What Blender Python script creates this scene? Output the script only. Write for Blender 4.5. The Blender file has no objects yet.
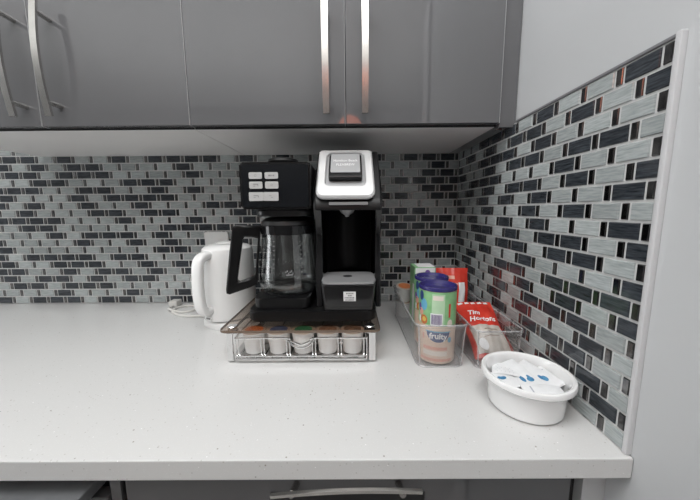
import bpy, bmesh, math, random
from mathutils import Vector, Matrix
PI = math.pi
random.seed(7)
S = bpy.context.scene
COL = S.collection
R_ = math.radians

# ------------------------------------------------------------------ materials
def mat(name, color, rough=.5, metal=0., ior=1.5, coat=0., emis=None, estr=0., trans=0., spec=.5, aniso=0.):
    m = bpy.data.materials.new(name); m.use_nodes = True
    b = m.node_tree.nodes['Principled BSDF']
    b.inputs['Base Color'].default_value = (*color, 1)
    b.inputs['Roughness'].default_value = rough
    b.inputs['Metallic'].default_value = metal
    b.inputs['IOR'].default_value = ior
    b.inputs['Coat Weight'].default_value = coat
    b.inputs['Coat Roughness'].default_value = .04
    b.inputs['Transmission Weight'].default_value = trans
    b.inputs['Specular IOR Level'].default_value = spec
    b.inputs['Anisotropic'].default_value = aniso
    if emis:
        b.inputs['Emission Color'].default_value = (*emis, 1)
        b.inputs['Emission Strength'].default_value = estr
    return m

def nodes(m):
    return m.node_tree.nodes, m.node_tree.links, m.node_tree.nodes['Principled BSDF']

def mottled(name, c1, c2, scale=6., rough=.5, detail=4., bump=0., bscale=200., **k):
    """a surface whose own colour wanders a little between two tones"""
    m = mat(name, c1, rough, **k); N, L, b = nodes(m)
    tc = N.new('ShaderNodeTexCoord'); n = N.new('ShaderNodeTexNoise')
    n.inputs['Scale'].default_value = scale; n.inputs['Detail'].default_value = detail
    r = N.new('ShaderNodeValToRGB')
    r.color_ramp.elements[0].position = .35; r.color_ramp.elements[1].position = .65
    r.color_ramp.elements[0].color = (*c1, 1); r.color_ramp.elements[1].color = (*c2, 1)
    L.new(tc.outputs['Object'], n.inputs['Vector']); L.new(n.outputs['Fac'], r.inputs['Fac']); L.new(r.outputs['Color'], b.inputs['Base Color'])
    if bump:
        n2 = N.new('ShaderNodeTexNoise'); n2.inputs['Scale'].default_value = bscale; n2.inputs['Detail'].default_value = 3
        bp = N.new('ShaderNodeBump'); bp.inputs['Strength'].default_value = bump; bp.inputs['Distance'].default_value = .001
        L.new(tc.outputs['Object'], n2.inputs['Vector']); L.new(n2.outputs['Fac'], bp.inputs['Height']); L.new(bp.outputs['Normal'], b.inputs['Normal'])
    return m

def clear(name, tint=(1, 1, 1), rough=.03, ior=1.45, gloss=1.0, haze=0.):
    """thin clear plastic or glass: mostly lets light through, with a Fresnel reflection"""
    m = bpy.data.materials.new(name); m.use_nodes = True
    N, L = m.node_tree.nodes, m.node_tree.links
    N.clear()
    o = N.new('ShaderNodeOutputMaterial'); mx = N.new('ShaderNodeMixShader')
    t = N.new('ShaderNodeBsdfTransparent'); g = N.new('ShaderNodeBsdfGlossy')
    f = N.new('ShaderNodeLayerWeight'); f.inputs['Blend'].default_value = .5
    pw = N.new('ShaderNodeMath'); pw.operation = 'POWER'; pw.inputs[1].default_value = 4.5
    mu = N.new('ShaderNodeMath'); mu.operation = 'MULTIPLY_ADD'; mu.use_clamp = True
    f0 = ((ior - 1) / (ior + 1)) ** 2 * gloss
    mu.inputs[1].default_value = .9 - f0; mu.inputs[2].default_value = f0
    t.inputs['Color'].default_value = (*tint, 1); g.inputs['Roughness'].default_value = rough
    L.new(f.outputs['Facing'], pw.inputs[0]); L.new(pw.outputs[0], mu.inputs[0])
    L.new(mu.outputs[0], mx.inputs['Fac'])
    df = N.new('ShaderNodeBsdfDiffuse'); df.inputs['Color'].default_value = (.8, .8, .8, 1)
    hz = N.new('ShaderNodeMixShader'); hz.inputs['Fac'].default_value = haze
    L.new(t.outputs[0], hz.inputs[1]); L.new(df.outputs[0], hz.inputs[2])
    L.new(hz.outputs[0], mx.inputs[1]); L.new(g.outputs[0], mx.inputs[2]); L.new(mx.outputs[0], o.inputs['Surface'])
    return m

def tile_mat(name, dark, light, rough):
    m = mat(name, light, rough, ior=1.5); N, L, b = nodes(m)
    tc = N.new('ShaderNodeTexCoord'); sp = N.new('ShaderNodeSeparateXYZ'); ad = N.new('ShaderNodeMath'); ad.operation = 'ADD'
    cb = N.new('ShaderNodeCombineXYZ'); mp = N.new('ShaderNodeMapping'); n = N.new('ShaderNodeTexNoise'); g = N.new('ShaderNodeNewGeometry')
    L.new(tc.outputs['Object'], sp.inputs[0]); L.new(sp.outputs['X'], ad.inputs[0]); L.new(sp.outputs['Y'], ad.inputs[1])
    L.new(ad.outputs[0], cb.inputs['X']); L.new(sp.outputs['Z'], cb.inputs['Y']); L.new(g.outputs['Random Per Island'], cb.inputs['Z'])
    mp.inputs['Scale'].default_value = (45, 420, 60)
    L.new(cb.outputs[0], mp.inputs['Vector']); L.new(mp.outputs[0], n.inputs['Vector'])
    n.inputs['Scale'].default_value = 1.; n.inputs['Detail'].default_value = 5; n.inputs['Roughness'].default_value = .6
    r = N.new('ShaderNodeValToRGB'); r.color_ramp.elements[0].position = .32; r.color_ramp.elements[1].position = .7
    r.color_ramp.elements[0].color = (*dark, 1); r.color_ramp.elements[1].color = (*light, 1)
    L.new(n.outputs['Fac'], r.inputs['Fac'])
    hv = N.new('ShaderNodeHueSaturation'); mr = N.new('ShaderNodeMapRange')
    mr.inputs['To Min'].default_value = .82; mr.inputs['To Max'].default_value = 1.15
    L.new(g.outputs['Random Per Island'], mr.inputs['Value']); L.new(mr.outputs[0], hv.inputs['Value']); L.new(r.outputs['Color'], hv.inputs['Color'])
    L.new(hv.outputs['Color'], b.inputs['Base Color'])
    return m

def quartz():
    m = mat('white_quartz', (.83, .83, .82), .22, ior=1.5); N, L, b = nodes(m)
    tc = N.new('ShaderNodeTexCoord')
    def specks(scale, lo, hi, rnd):
        v = N.new('ShaderNodeTexVoronoi'); v.inputs['Scale'].default_value = scale; v.inputs['Randomness'].default_value = 1
        L.new(tc.outputs['Object'], v.inputs['Vector'])
        a = N.new('ShaderNodeMapRange'); a.inputs['From Min'].default_value = lo; a.inputs['From Max'].default_value = hi
        a.inputs['To Min'].default_value = 1; a.inputs['To Max'].default_value = 0
        L.new(v.outputs['Distance'], a.inputs['Value'])
        sx = N.new('ShaderNodeSeparateXYZ'); L.new(v.outputs['Color'], sx.inputs[0])
        gt = N.new('ShaderNodeMath'); gt.operation = 'GREATER_THAN'; gt.inputs[1].default_value = rnd; L.new(sx.outputs['X'], gt.inputs[0])
        mm = N.new('ShaderNodeMath'); mm.operation = 'MULTIPLY'; L.new(a.outputs[0], mm.inputs[0]); L.new(gt.outputs[0], mm.inputs[1])
        return mm
    def over(prev, fac, col):
        x = N.new('ShaderNodeMix'); x.data_type = 'RGBA'
        L.new(fac.outputs[0], x.inputs['Factor'])
        if isinstance(prev, tuple): x.inputs['A'].default_value = (*prev, 1)
        else: L.new(prev.outputs['Result'], x.inputs['A'])
        x.inputs['B'].default_value = (*col, 1)
        return x
    c = over((.655, .655, .648), specks(420, .10, .30, .55), (.72, .72, .72))
    c = over(c, specks(150, .06, .18, .60), (.47, .46, .44))
    c = over(c, specks(75, .05, .11, .70), (.26, .24, .21))
    c = over(c, specks(110, .05, .11, .80), (.95, .95, .95))
    L.new(c.outputs['Result'], b.inputs['Base Color'])
    return m

M = dict(
    plaster=mottled('wall_paint', (.56, .57, .58), (.59, .60, .61), 3., .55, bump=.06, bscale=260),
    far_wall=mottled('taupe_wall_paint', (.20, .195, .19), (.23, .225, .22), 3., .6),
    ceiling=mat('ceiling_paint', (.82, .82, .80), .8),
    floor=mottled('floor_tile', (.36, .35, .34), (.46, .45, .44), 2.5, .3),
    quartz=quartz(),
    tile_light=tile_mat('pale_glass_tile', (.30, .335, .335), (.52, .55, .55), .12),
    tile_dark=tile_mat('charcoal_glass_tile', (.014, .017, .021), (.075, .085, .098), .12),
    tile_metal=mottled('steel_tile', (.15, .15, .155), (.25, .245, .24), 60., .2, metal=1.),
    grout=mottled('grey_grout', (.60, .60, .595), (.66, .66, .65), 80., .8),
    trim_white=mat('white_edge_trim', (.62, .62, .63), .3),
    trim_grey=mat('grey_edge_trim', (.20, .20, .21), .4),
    door=mottled('grey_gloss_door', (.124, .124, .129), (.131, .131, .136), 5., .035, ior=1.48),
    edge_strip=mat('pale_edge_strip', (.42, .42, .43), .35),
    door_edge=mat('dark_door_edge', (.02, .02, .02), .5),
    carcass=mottled('white_melamine', (.90, .88, .87), (.92, .90, .89), 8., .3),
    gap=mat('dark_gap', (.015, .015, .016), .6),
    steel=mottled('brushed_steel', (.54, .53, .51), (.60, .59, .57), 40., .26, metal=1.),
    chrome=mat('chrome_wire', (.80, .80, .80), .12, metal=1.),
    black=mottled('black_plastic', (.010, .010, .011), (.016, .016, .017), 120., .28),
    gloss_black=mat('gloss_black_plastic', (.008, .008, .009), .08, ior=1.5),
    satin_black=mat('satin_black_plastic', (.006, .006, .0065), .34, spec=.28),
    edge_black=mat('lighter_black_plastic', (.045, .045, .047), .32),  # slightly lighter black, frames the darker stand front
    silver=mat('silver_bezel', (.80, .80, .80), .22, metal=.35),
    grey_panel=mat('grey_panel', (.36, .36, .365), .35, metal=.3),
    grey_plate=mat('grey_drip_plate', (.36, .36, .365), .35, metal=.3),
    button=mat('button_silver', (.50, .50, .49), .35),
    ink=mat('dark_ink', (.06, .06, .065), .6),
    ink_grey=mat('grey_ink', (.22, .22, .22), .6),
    white_ink=mat('white_ink', (.85, .85, .85), .5),
    screen=mat('dark_screen', (.007, .008, .010), .05, ior=1.4),
    sticker=mat('white_sticker', (.8, .8, .8), .5),
    glass=clear('carafe_glass', (.93, .94, .94), .02, 1.5, 2.6),
    bronze_glass=clear('bronze_glass', (.82, .76, .71), .08, 1.5, .6),
    plastic=clear('clear_plastic', (.96, .96, .965), .05, 1.45, 2.4, .03),
    kettle=mottled('white_kettle_plastic', (.88, .88, .87), (.90, .90, .89), 10., .2),
    white=mat('white_plastic', (.84, .84, .83), .35),
    cable=mat('white_cable', (.66, .65, .62), .5),
    pod=mottled('pod_cup_white', (.80, .79, .78), (.83, .82, .81), 30., .4),
    foil_rim=mat('pod_foil_rim', (.50, .43, .38), .4),
    ceramic=mat('white_ceramic', (.88, .88, .88), .12, coat=.4),
    paper=mottled('white_paper', (.78, .79, .80), (.84, .85, .86), 60., .55, bump=.3, bscale=300),
    blue_print=mottled('blue_print', (.03, .16, .34), (.10, .30, .50), 200., .5),
    grey_print=mat('grey_print', (.45, .47, .52), .5),
    purple=mat('purple_lid', (.040, .034, .160), .22),
    green_label=mottled('green_label', (.20, .46, .20), (.30, .56, .28), 40., .35),
    pale_green=mottled('pale_green_label', (.46, .66, .44), (.52, .70, .48), 60., .35),
    tan_label=mottled('peach_label', (.74, .54, .41), (.78, .62, .50), 30., .4),
    cream=mat('cream_label', (.82, .74, .66), .4),
    salmon=mat('salmon_band', (.74, .38, .29), .4),
    navy=mat('navy_badge', (.03, .06, .20), .4),
    sky=mat('sky_blue_print', (.14, .42, .60), .4),
    violet=mat('violet_print', (.16, .08, .30), .4),
    barcode=mat('barcode_print', (.16, .12, .25), .5),
    red=mottled('red_film', (.58, .035, .022), (.70, .06, .035), 30., .26, bump=.5, bscale=60),
    red_flat=mat('red_print', (.60, .04, .03), .35),
    orange=mottled('orange_lid_print', (.55, .14, .03), (.64, .22, .07), 80., .35),
    blue_lid=mottled('blue_lid_print', (.035, .07, .22), (.10, .15, .30), 80., .35),
    green_lid=mottled('green_lid_print', (.02, .16, .08), (.05, .26, .13), 80., .35),
    brown_lid=mottled('brown_lid_print', (.13, .065, .04), (.36, .24, .17), 130., .35),
    tan_lid=mottled('coffee_lid_print', (.08, .05, .035), (.40, .28, .21), 110., .35),
    photo=mottled('beige_bag_print', (.50, .45, .40), (.62, .58, .53), 40., .3, bump=.4, bscale=60),
    bean=mat('bean_brown_print', (.20, .13, .08), .4),
    yellow=mat('yellow_print', (.72, .50, .12), .4),
    bronze_edge=mat('bronze_glass_edge', (.16, .115, .085), .15),
    mark_grey=mat('scale_print', (.30, .30, .31), .5),
    plastic_rim=clear('clear_plastic_rim', (.93, .93, .94), .08, 1.45, 3.0, .30),
    board=mottled('grey_board', (.13, .135, .14), (.18, .185, .19), 14., .35),
    glow=mat('orange_reflection_glow', (.8, .2, .08), .5, emis=(1., .22, .09), estr=3.5),  # glowing orange, added only for the reflection in the doors
    casing=mat('white_casing', (.8, .8, .8), .35),
)

# ------------------------------------------------------------------ objects
def origin(o):
    v = Vector((0, 0, 0))
    while o: v = v + Vector(o.location); o = o.parent
    return v

def obj(name, bm, m, parent=None, smooth=True, world=True, angle=35):
    """one mesh object; bm is in world coordinates unless world=False (then in the parent's)"""
    if isinstance(m, str): m = M[m]
    bmesh.ops.recalc_face_normals(bm, faces=bm.faces)
    me = bpy.data.meshes.new(name)
    if parent is not None and world:
        bmesh.ops.translate(bm, verts=bm.verts, vec=-origin(parent))
    if smooth:
        for f in bm.faces: f.smooth = True
        for e in bm.edges:
            if len(e.link_faces) == 2 and e.calc_face_angle(0) > R_(angle): e.smooth = False
    bm.to_mesh(me); bm.free()
    for x in (m if isinstance(m, (list, tuple)) else [m]):
        me.materials.append(M[x] if isinstance(x, str) else x)
    o = bpy.data.objects.new(name, me); COL.objects.link(o)
    if smooth:
        wn = o.modifiers.new('even_shading', 'WEIGHTED_NORMAL'); wn.keep_sharp = True; wn.weight = 90
    if parent is not None: o.parent = parent
    return o

def tag(o, label, cat, group=None):
    o['label'] = label; o['category'] = cat
    if group: o['group'] = group
    return o

def thing(name, label, cat, loc=(0, 0, 0), rotz=0., group=None):
    o = bpy.data.objects.new(name, None); o.empty_display_size = .02; COL.objects.link(o)
    o.location = loc; o.rotation_euler = (0, 0, rotz)
    return tag(o, label, cat, group)

def struct(o):
    o['kind'] = 'structure'; return o

# ------------------------------------------------------------------ shapes
def new(): return bmesh.new()

def box(bm, x0, x1, y0, y1, z0, z1, bev=0., seg=2):
    g = bmesh.ops.create_cube(bm, size=1)
    vs = g['verts']
    for v in vs:
        v.co = Vector((x0 + (v.co.x + .5) * (x1 - x0), y0 + (v.co.y + .5) * (y1 - y0), z0 + (v.co.z + .5) * (z1 - z0)))
    if bev:
        es = list({e for v in vs for e in v.link_edges})
        bmesh.ops.bevel(bm, geom=es, offset=bev, segments=seg, profile=.5, affect='EDGES')
    return bm

def B(*a, **k): return box(new(), *a, **k)

def rrect(x0, x1, y0, y1, r, n=5):
    """rounded rectangle; r a number or four radii (x1y1, x0y1, x0y0, x1y0)"""
    rs = r if isinstance(r, (list, tuple)) else (r,) * 4
    out = []
    for (cx, cy, a0), q in zip(((x1, y1, 0), (x0, y1, 90), (x0, y0, 180), (x1, y0, 270)), rs):
        q = max(q, 1e-5)
        ccx = cx - q if cx == x1 else cx + q
        ccy = cy - q if cy == y1 else cy + q
        for i in range(n + 1):
            a = R_(a0 + 90 * i / n)
            out.append((ccx + q * math.cos(a), ccy + q * math.sin(a)))
    return out

def prism(bm, pts, lo, hi, axis='z', bev=0., seg=2, inset=0.):
    """extrude a 2D outline along an axis; x: (y,z) y: (x,z) z: (x,y)"""
    def P(p, h):
        return {'z': (p[0], p[1], h), 'y': (p[0], h, p[1]), 'x': (h, p[0], p[1])}[axis]
    a = [bm.verts.new(P(p, lo)) for p in pts]
    b = [bm.verts.new(P(p, hi)) for p in pts]
    fa = bm.faces.new(a); fb = bm.faces.new(list(reversed(b)))
    n = len(pts)
    for i in range(n):
        bm.faces.new((a[i], a[(i + 1) % n], b[(i + 1) % n], b[i]))
    if bev:
        es = list(fa.edges) + list(fb.edges)
        bmesh.ops.bevel(bm, geom=es, offset=bev, segments=seg, profile=.5, affect='EDGES', clamp_overlap=True)
    return bm

def loft(bm, rings, cap=True, close=False):
    """skin a list of equal-length point rings"""
    vs = [[bm.verts.new(p) for p in r] for r in rings]
    n = len(rings[0])
    pairs = list(zip(vs, vs[1:])) + ([(vs[-1], vs[0])] if close else [])
    for a, b in pairs:
        for i in range(n):
            bm.faces.new((a[i], a[(i + 1) % n], b[(i + 1) % n], b[i]))
    if cap and not close:
        bm.faces.new(vs[0]); bm.faces.new(list(reversed(vs[-1])))
    return bm

def lathe(bm, prof, cx, cy, cz=0., n=40):
    """revolve (r, z) points; r=0 ends are closed"""
    rings = []
    for r, z in prof:
        if r < 1e-6: rings.append([bm.verts.new((cx, cy, cz + z))])
        else: rings.append([bm.verts.new((cx + r * math.cos(2 * PI * i / n), cy + r * math.sin(2 * PI * i / n), cz + z)) for i in range(n)])
    for a, b in zip(rings, rings[1:]):
        if len(a) == 1 and len(b) == 1: continue
        for i in range(n):
            j = (i + 1) % n
            if len(a) == 1: bm.faces.new((a[0], b[i], b[j]))
            elif len(b) == 1: bm.faces.new((a[i], a[j], b[0]))
            else: bm.faces.new((a[i], a[j], b[j], b[i]))
    return bm

def disc(bm, cx, cy, z0, z1, r, n=32, bev=0.):
    b = min(bev, r * .4)
    if b: return lathe(bm, [(0, z0), (r - b, z0), (r, z0 + b), (r, z1 - b), (r - b, z1), (0, z1)], cx, cy, 0, n)
    return lathe(bm, [(0, z0), (r, z0), (r, z1), (0, z1)], cx, cy, 0, n)

def smooth_path(pts, k=6):
    P = [Vector(p) for p in pts]; out = []
    for i in range(len(P) - 1):
        a, b, c, d = P[max(i - 1, 0)], P[i], P[i + 1], P[min(i + 2, len(P) - 1)]
        for s in range(k):
            t = s / k
            out.append(.5 * ((2 * b) + (c - a) * t + (2 * a - 5 * b + 4 * c - d) * t * t + (-a + 3 * b - 3 * c + d) * t ** 3))
    out.append(P[-1]); return out

def sweep(bm, path, sec, up=(0, 0, 1), closed=False):
    """sweep a 2D section (list of (side, up)) along a path; up fixes the section's second axis"""
    P = [Vector(p) for p in path]; up = Vector(up); rings = []
    n = len(P)
    for i in range(n):
        if closed: t = P[(i + 1) % n] - P[i - 1]
        else: t = P[min(i + 1, n - 1)] - P[max(i - 1, 0)]
        t.normalize(); s = t.cross(up)
        if s.length < 1e-4: s = t.cross(Vector((1, 0, .01)))
        s.normalize(); u = s.cross(t)
        rings.append([P[i] + s * a + u * b for a, b in sec])
    return loft(bm, rings, True, closed)

def circ(r, n=8): return [(r * math.cos(2 * PI * i / n), r * math.sin(2 * PI * i / n)) for i in range(n)]

def tube(bm, pts, r, n=8, k=0, closed=False):
    P = smooth_path(pts, k) if k else pts
    a = Vector(P[-1]) - Vector(P[0])
    up = (0, 0, 1)
    if abs(a.z) > .9 * max(a.length, 1e-9): up = (0, 1, 0)
    return sweep(bm, P, circ(r, n), up, closed)

def text_geo(s, size, shear=0., width=1., ext=0.):
    """letters as 2D triangles/quads: (verts, faces), centred, with the given cap size"""
    cu = bpy.data.curves.new('lettering', 'FONT'); cu.body = s; cu.size = size; cu.shear = shear
    cu.align_x = 'CENTER'; cu.align_y = 'CENTER'; cu.resolution_u = 2; cu.offset = ext
    o = bpy.data.objects.new('lettering', cu); COL.objects.link(o)
    dg = bpy.context.evaluated_depsgraph_get(); dg.update()
    me = bpy.data.meshes.new_from_object(o.evaluated_get(dg))
    V = [(v.co.x * width, v.co.y) for v in me.vertices]; F = [tuple(p.vertices) for p in me.polygons]
    bpy.data.objects.remove(o); bpy.data.meshes.remove(me); bpy.data.curves.remove(cu)
    return V, F

def map_text(bm, geo, fn):
    V, F = geo
    vs = [bm.verts.new(fn(u, v)) for u, v in V]
    for f in F:
        try: bm.faces.new([vs[i] for i in f])
        except ValueError: pass
    return bm

def patch(bm, fn, u0, u1, v0, v1, nu=8, nv=2):
    g = [[bm.verts.new(fn(u0 + (u1 - u0) * i / nu, v0 + (v1 - v0) * j / nv)) for i in range(nu + 1)] for j in range(nv + 1)]
    for j in range(nv):
        for i in range(nu): bm.faces.new((g[j][i], g[j][i + 1], g[j + 1][i + 1], g[j + 1][i]))
    return bm

def blob(bm, fn, cu, cv, ru, rv, n=18):
    c = bm.verts.new(fn(cu, cv))
    r = [bm.verts.new(fn(cu + ru * math.cos(2 * PI * i / n), cv + rv * math.sin(2 * PI * i / n))) for i in range(n)]
    for i in range(n): bm.faces.new((c, r[i], r[(i + 1) % n]))
    return bm

def poly(bm, fn, pts):
    bm.faces.new([bm.verts.new(fn(u, v)) for u, v in pts]); return bm

# ------------------------------------------------------------------ key measures (metres; counter top is z = 0)
XR, DC, ZC, YF = .348, -.319, .480, -.635
TX = .343                     # face of the tiles on the right wall
ZFL, ZCE = -.91, 1.52
TOP = .483                    # top row of the backsplash
ROW, PER, LONG = TOP / 20, .058, .0455

# ------------------------------------------------------------------ room
struct(obj('floor', B(-3.2, 2.4, -3.4, .1, ZFL - .08, ZFL), 'floor'))
struct(obj('ceiling', B(-3.2, 2.4, -3.4, .1, ZCE, ZCE + .08), 'ceiling'))
struct(obj('wall_left', B(-3.2, -3.1, -3.4, .1, ZFL, ZCE), 'plaster'))
struct(obj('wall_front', B(-3.1, 2.4, -3.4, -3.3, ZFL, ZCE), 'far_wall'))
struct(obj('wall_hall', B(2.3, 2.4, -3.3, .1, ZFL, ZCE), 'far_wall'))

def tiled(bm, fn, length, rows, z_top, pattern=None, p_dark=.45, s0=0.):
    """brick mosaic; fn(s, z, out) places a point, s runs along the wall; slots: 1 grout 2 pale 3 dark 4 steel"""
    def quad(pts, mi):
        f = bm.faces.new([bm.verts.new(fn(*p)) for p in pts]); f.material_index = mi
    def tile(a, b, z0, z1, mi):
        a, b = max(a, s0), min(b, length)
        if b - a < .003: return
        d, h, c = .0012, .0020, .0009
        lo = [bm.verts.new(fn(*p)) for p in ((a, z0, d * .2), (b, z0, d * .2), (b, z1, d * .2), (a, z1, d * .2))]
        hi = [bm.verts.new(fn(*p)) for p in ((a + c, z0 + c, h), (b - c, z0 + c, h), (b - c, z1 - c, h), (a + c, z1 - c, h))]
        fs = [bm.faces.new(hi)] + [bm.faces.new((lo[i], lo[(i + 1) % 4], hi[(i + 1) % 4], hi[i])) for i in range(4)]
        for f in fs: f.material_index = mi
    quad([(s0, z_top - rows * ROW, 0), (length, z_top - rows * ROW, 0), (length, z_top, 0), (s0, z_top, 0)], 1)
    g = .0034
    for r in range(rows):
        z1 = z_top - r * ROW - g / 2; z0 = z1 - ROW + g
        odd = (r % 2 == 0)
        s = s0 + g / 2 if odd else s0 - PER * .5 + g / 2
        k = 0; pat = pattern[r] if pattern and r < len(pattern) else ''
        first = True
        while s < length:
            tile(s, s + PER - LONG - g, z0, z1, 4)
            if not odd and first:
                k = -1
            a = s + PER - LONG
            if first and not odd:
                a = s + PER - LONG
            kk = k if odd else k + 1
            ch = pat[kk] if 0 <= kk < len(pat) else ('D' if random.random() < p_dark else 'L')
            tile(a, s + PER - g, z0, z1, 3 if ch == 'D' else 2)
            s += PER; k += 1; first = False
    return bm

# right wall: painted above, brick mosaic below; the wall ends in a cased opening near the camera
RIGHT = ['DLLDLDDDLLL', 'DLDLDDLDLDL', 'LLLDLDDDLLD', 'LDDLDDLDLLD', 'LLDLLLDDDLL', 'DLDLDDLDLDL', 'DLLDLDLDLLD',
         'LLDLDLLDLLD', 'DLLDLDLLDLL', 'DLDDLDLDDLD', 'LDDLDDLDLLD', 'DLLLDLLDLLD', 'DDDLDDLLDLL', 'DLDLDLDLLDL',
         'LDDDLDLLDLD', 'LDLLDLDLLDL', 'LDDDLDLLDLD', 'LDDLDLLDLDL', 'DLDLDDLLDLD', 'LLDLDLLDLDD']
bm = B(XR, XR + .13, -1.03, .1, ZFL, ZCE)
tiled(bm, lambda s, z, o: (TX + .0015 - o, -.623 + s, z), .621, 20, TOP, RIGHT)
box(bm, TX + .0018, XR + .001, -.623, .0, 0, TOP)
struct(obj('wall_right', bm, ['plaster', 'grout', 'tile_light', 'tile_dark', 'tile_metal'], smooth=False))
bm = B(-3.1, 2.3, 0.006, .1, ZFL, ZCE)
tiled(bm, lambda s, z, o: (TX - s, .0015 - o, z), 2.6, 20, TOP, None, .46)
box(bm, -2.27, TX, .0018, .0062, 0, TOP)
tiled(bm, lambda s, z, o: (TX - s, .0015 - o, z), 2.6, 30, TOP + 30 * ROW, None, .42, s0=1.318)
box(bm, -2.27, -.985, .0018, .0062, TOP, TOP + 30 * ROW)
struct(obj('wall_back', bm, ['plaster', 'grout', 'tile_light', 'tile_dark', 'tile_metal'], smooth=False))
bm = B(XR - .0075, XR + .0005, -.6305, -.6235, 0, TOP + .005, bev=.002)
struct(obj('trim_1', bm, 'trim_white'))
bm = B(XR - .0065, XR + .0005, -.6232, -.322, TOP, TOP + .004, bev=.001)
struct(obj('trim_2', bm, 'trim_grey'))
bm = new()
box(bm, XR - .012, XR + .142, -1.05, -1.03, ZFL, ZCE - .35, bev=.003)
box(bm, XR - .016, XR + .001, -1.10, -1.03, ZFL, ZCE - .35, bev=.003)
struct(obj('trim_3', bm, 'casing'))

# ------------------------------------------------------------------ upper cabinets
def arch_handle(bm, x, z0, z1, y, w=.0125, out=.028, bow=.010, t=.005):
    """flat strap bowed away from the door"""
    n = 16; path = []
    for i in range(n + 1):
        q = i / n
        path.append((x, y - out - bow * math.sin(PI * q), z0 + (z1 - z0) * q))
    sec = [(-w / 2, -t / 2), (w / 2, -t / 2), (w / 2, t / 2), (-w / 2, t / 2)]
    rings = [[(p[0] + a, p[1] + b, p[2]) for a, b in sec] for p in path]
    return loft(bm, rings)

def wall_cabinet(x0, x1, xm, label, hx):
    t = thing('wall_cabinet', label, 'cabinet', ((x0 + x1) / 2, -.15, ZC))
    obj('carcass', B(x0 + .0008, x1 - .0008, -.2985, -.0015, ZC, 1.2, bev=.0008), 'carcass', t)
    obj('front_edge', B(x0 + .001, x1 - .001, -.3012, -.2986, ZC + .0002, 1.2), 'gap', t)
    for (a, b), h in zip(((x0, xm), (xm, x1)), hx):
        d = obj('door', B(a + .0012, b - .0012, DC, -.3014, ZC + .0035, 1.2, bev=.0012), 'door', t)
        bm = arch_handle(new(), h, .4955, .712, DC)
        hd = obj('handle', bm, 'steel', d)
        obj('edge_strip', B(b - .00115, b - .0002, DC + .0006, -.3016, ZC + .0037, 1.2), 'edge_strip', d)  # thin paler strip along the right edge of each door
        for z in (.522, .6855):
            obj('handle_post', tube(new(), [(h, DC + .0005, z), (h, DC - .0300, z)], .0048, 12), 'steel', hd)
    return t
wall_cabinet(-.977, -.3335, -.643, 'grey gloss wall cabinet at far left with two bowed handles seen from the side', (-.6690, -.5970))
wall_cabinet(-.3335, .3112, -.0095, 'grey gloss wall cabinet directly above the coffee maker, ending at the right wall', (-.0468, .0298))
t = tag(obj('cabinet_filler', B(.3125, XR - .0012, -.3125, -.285, ZC - .004, 1.2, bev=.0008), 'door'),
        'narrow grey filler strip between the right wall cabinet door and the white wall', 'filler panel')

# ------------------------------------------------------------------ counter and base units
bm = B(-2.4, XR - .0005, YF, .0002, -.0284, 0, bev=.0025, seg=2)
tag(obj('worktop', bm, 'quartz'), 'long white speckled quartz worktop running under the tiled backsplash', 'countertop')

def base_drawers():
    t = thing('base_cabinet', 'grey gloss base cabinet under the worktop with a wide arched drawer handle', 'cabinet', (-.01, -.3, ZFL))
    obj('carcass', B(-.3165, .3160, -.588, -.002, ZFL + .0008, -.0292), 'gap', t)
    d = obj('drawer', B(-.310, .296, -.607, -.589, -.30, -.034, bev=.0015), 'door', t)
    n = 18; path = []
    for i in range(n + 1):
        q = i / n
        path.append((-.102 + .188 * q, -.640 - .003 * math.sin(PI * q), -.0445 + .0055 * q + .0070 * math.sin(PI * q)))
    sec = [(-.0022, -.0020), (.0022, -.0020), (.0022, .0020), (-.0022, .0020)]
    h = obj('handle', sweep(new(), path, sec), 'steel', d)
    for x in (-.076, .062): obj('handle_post', tube(new(), [(x, -.6065, -.062), (x, -.640, -.0425)], .0045, 10), 'steel', h)
    obj('dark_panel', B(-.112, .098, -.6085, -.6069, -.24, -.0745, bev=.0006), 'gap', d)  # dark plate on the drawer front below the handle bar
    obj('drawer', B(-.310, .296, -.607, -.589, -.585, -.304, bev=.0015), 'door', t)
    obj('drawer', B(-.310, .296, -.607, -.589, -.80, -.589, bev=.0015), 'door', t)
base_drawers()
t = thing('base_cabinet', 'grey base cabinet at bottom left below the pull-out board', 'cabinet', (-.63, -.3, ZFL))
obj('carcass', B(-.938, -.3345, -.588, -.003, ZFL + .0008, -.075), 'gap', t)
obj('door', B(-.935, -.3365, -.607, -.589, -.80, -.082, bev=.0015), 'door', t)
tag(obj('pull_out_board', B(-.930, -.3455, -.86, -.10, -.0700, -.0520, bev=.003), 'board'),
    'grey flat board pulled out from under the worktop at bottom left', 'pull-out board')
struct(obj('trim_4', B(.3165, XR - .0005, -.602, -.003, ZFL + .0005, -.029), 'plaster'))
tag(obj('side_panel', B(-.333, -.3185, -.605, -.003, ZFL + .0008, -.0292, bev=.001), 'door'),
    'thin dark upright panel between dishwasher and base cabinet', 'panel')

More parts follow.
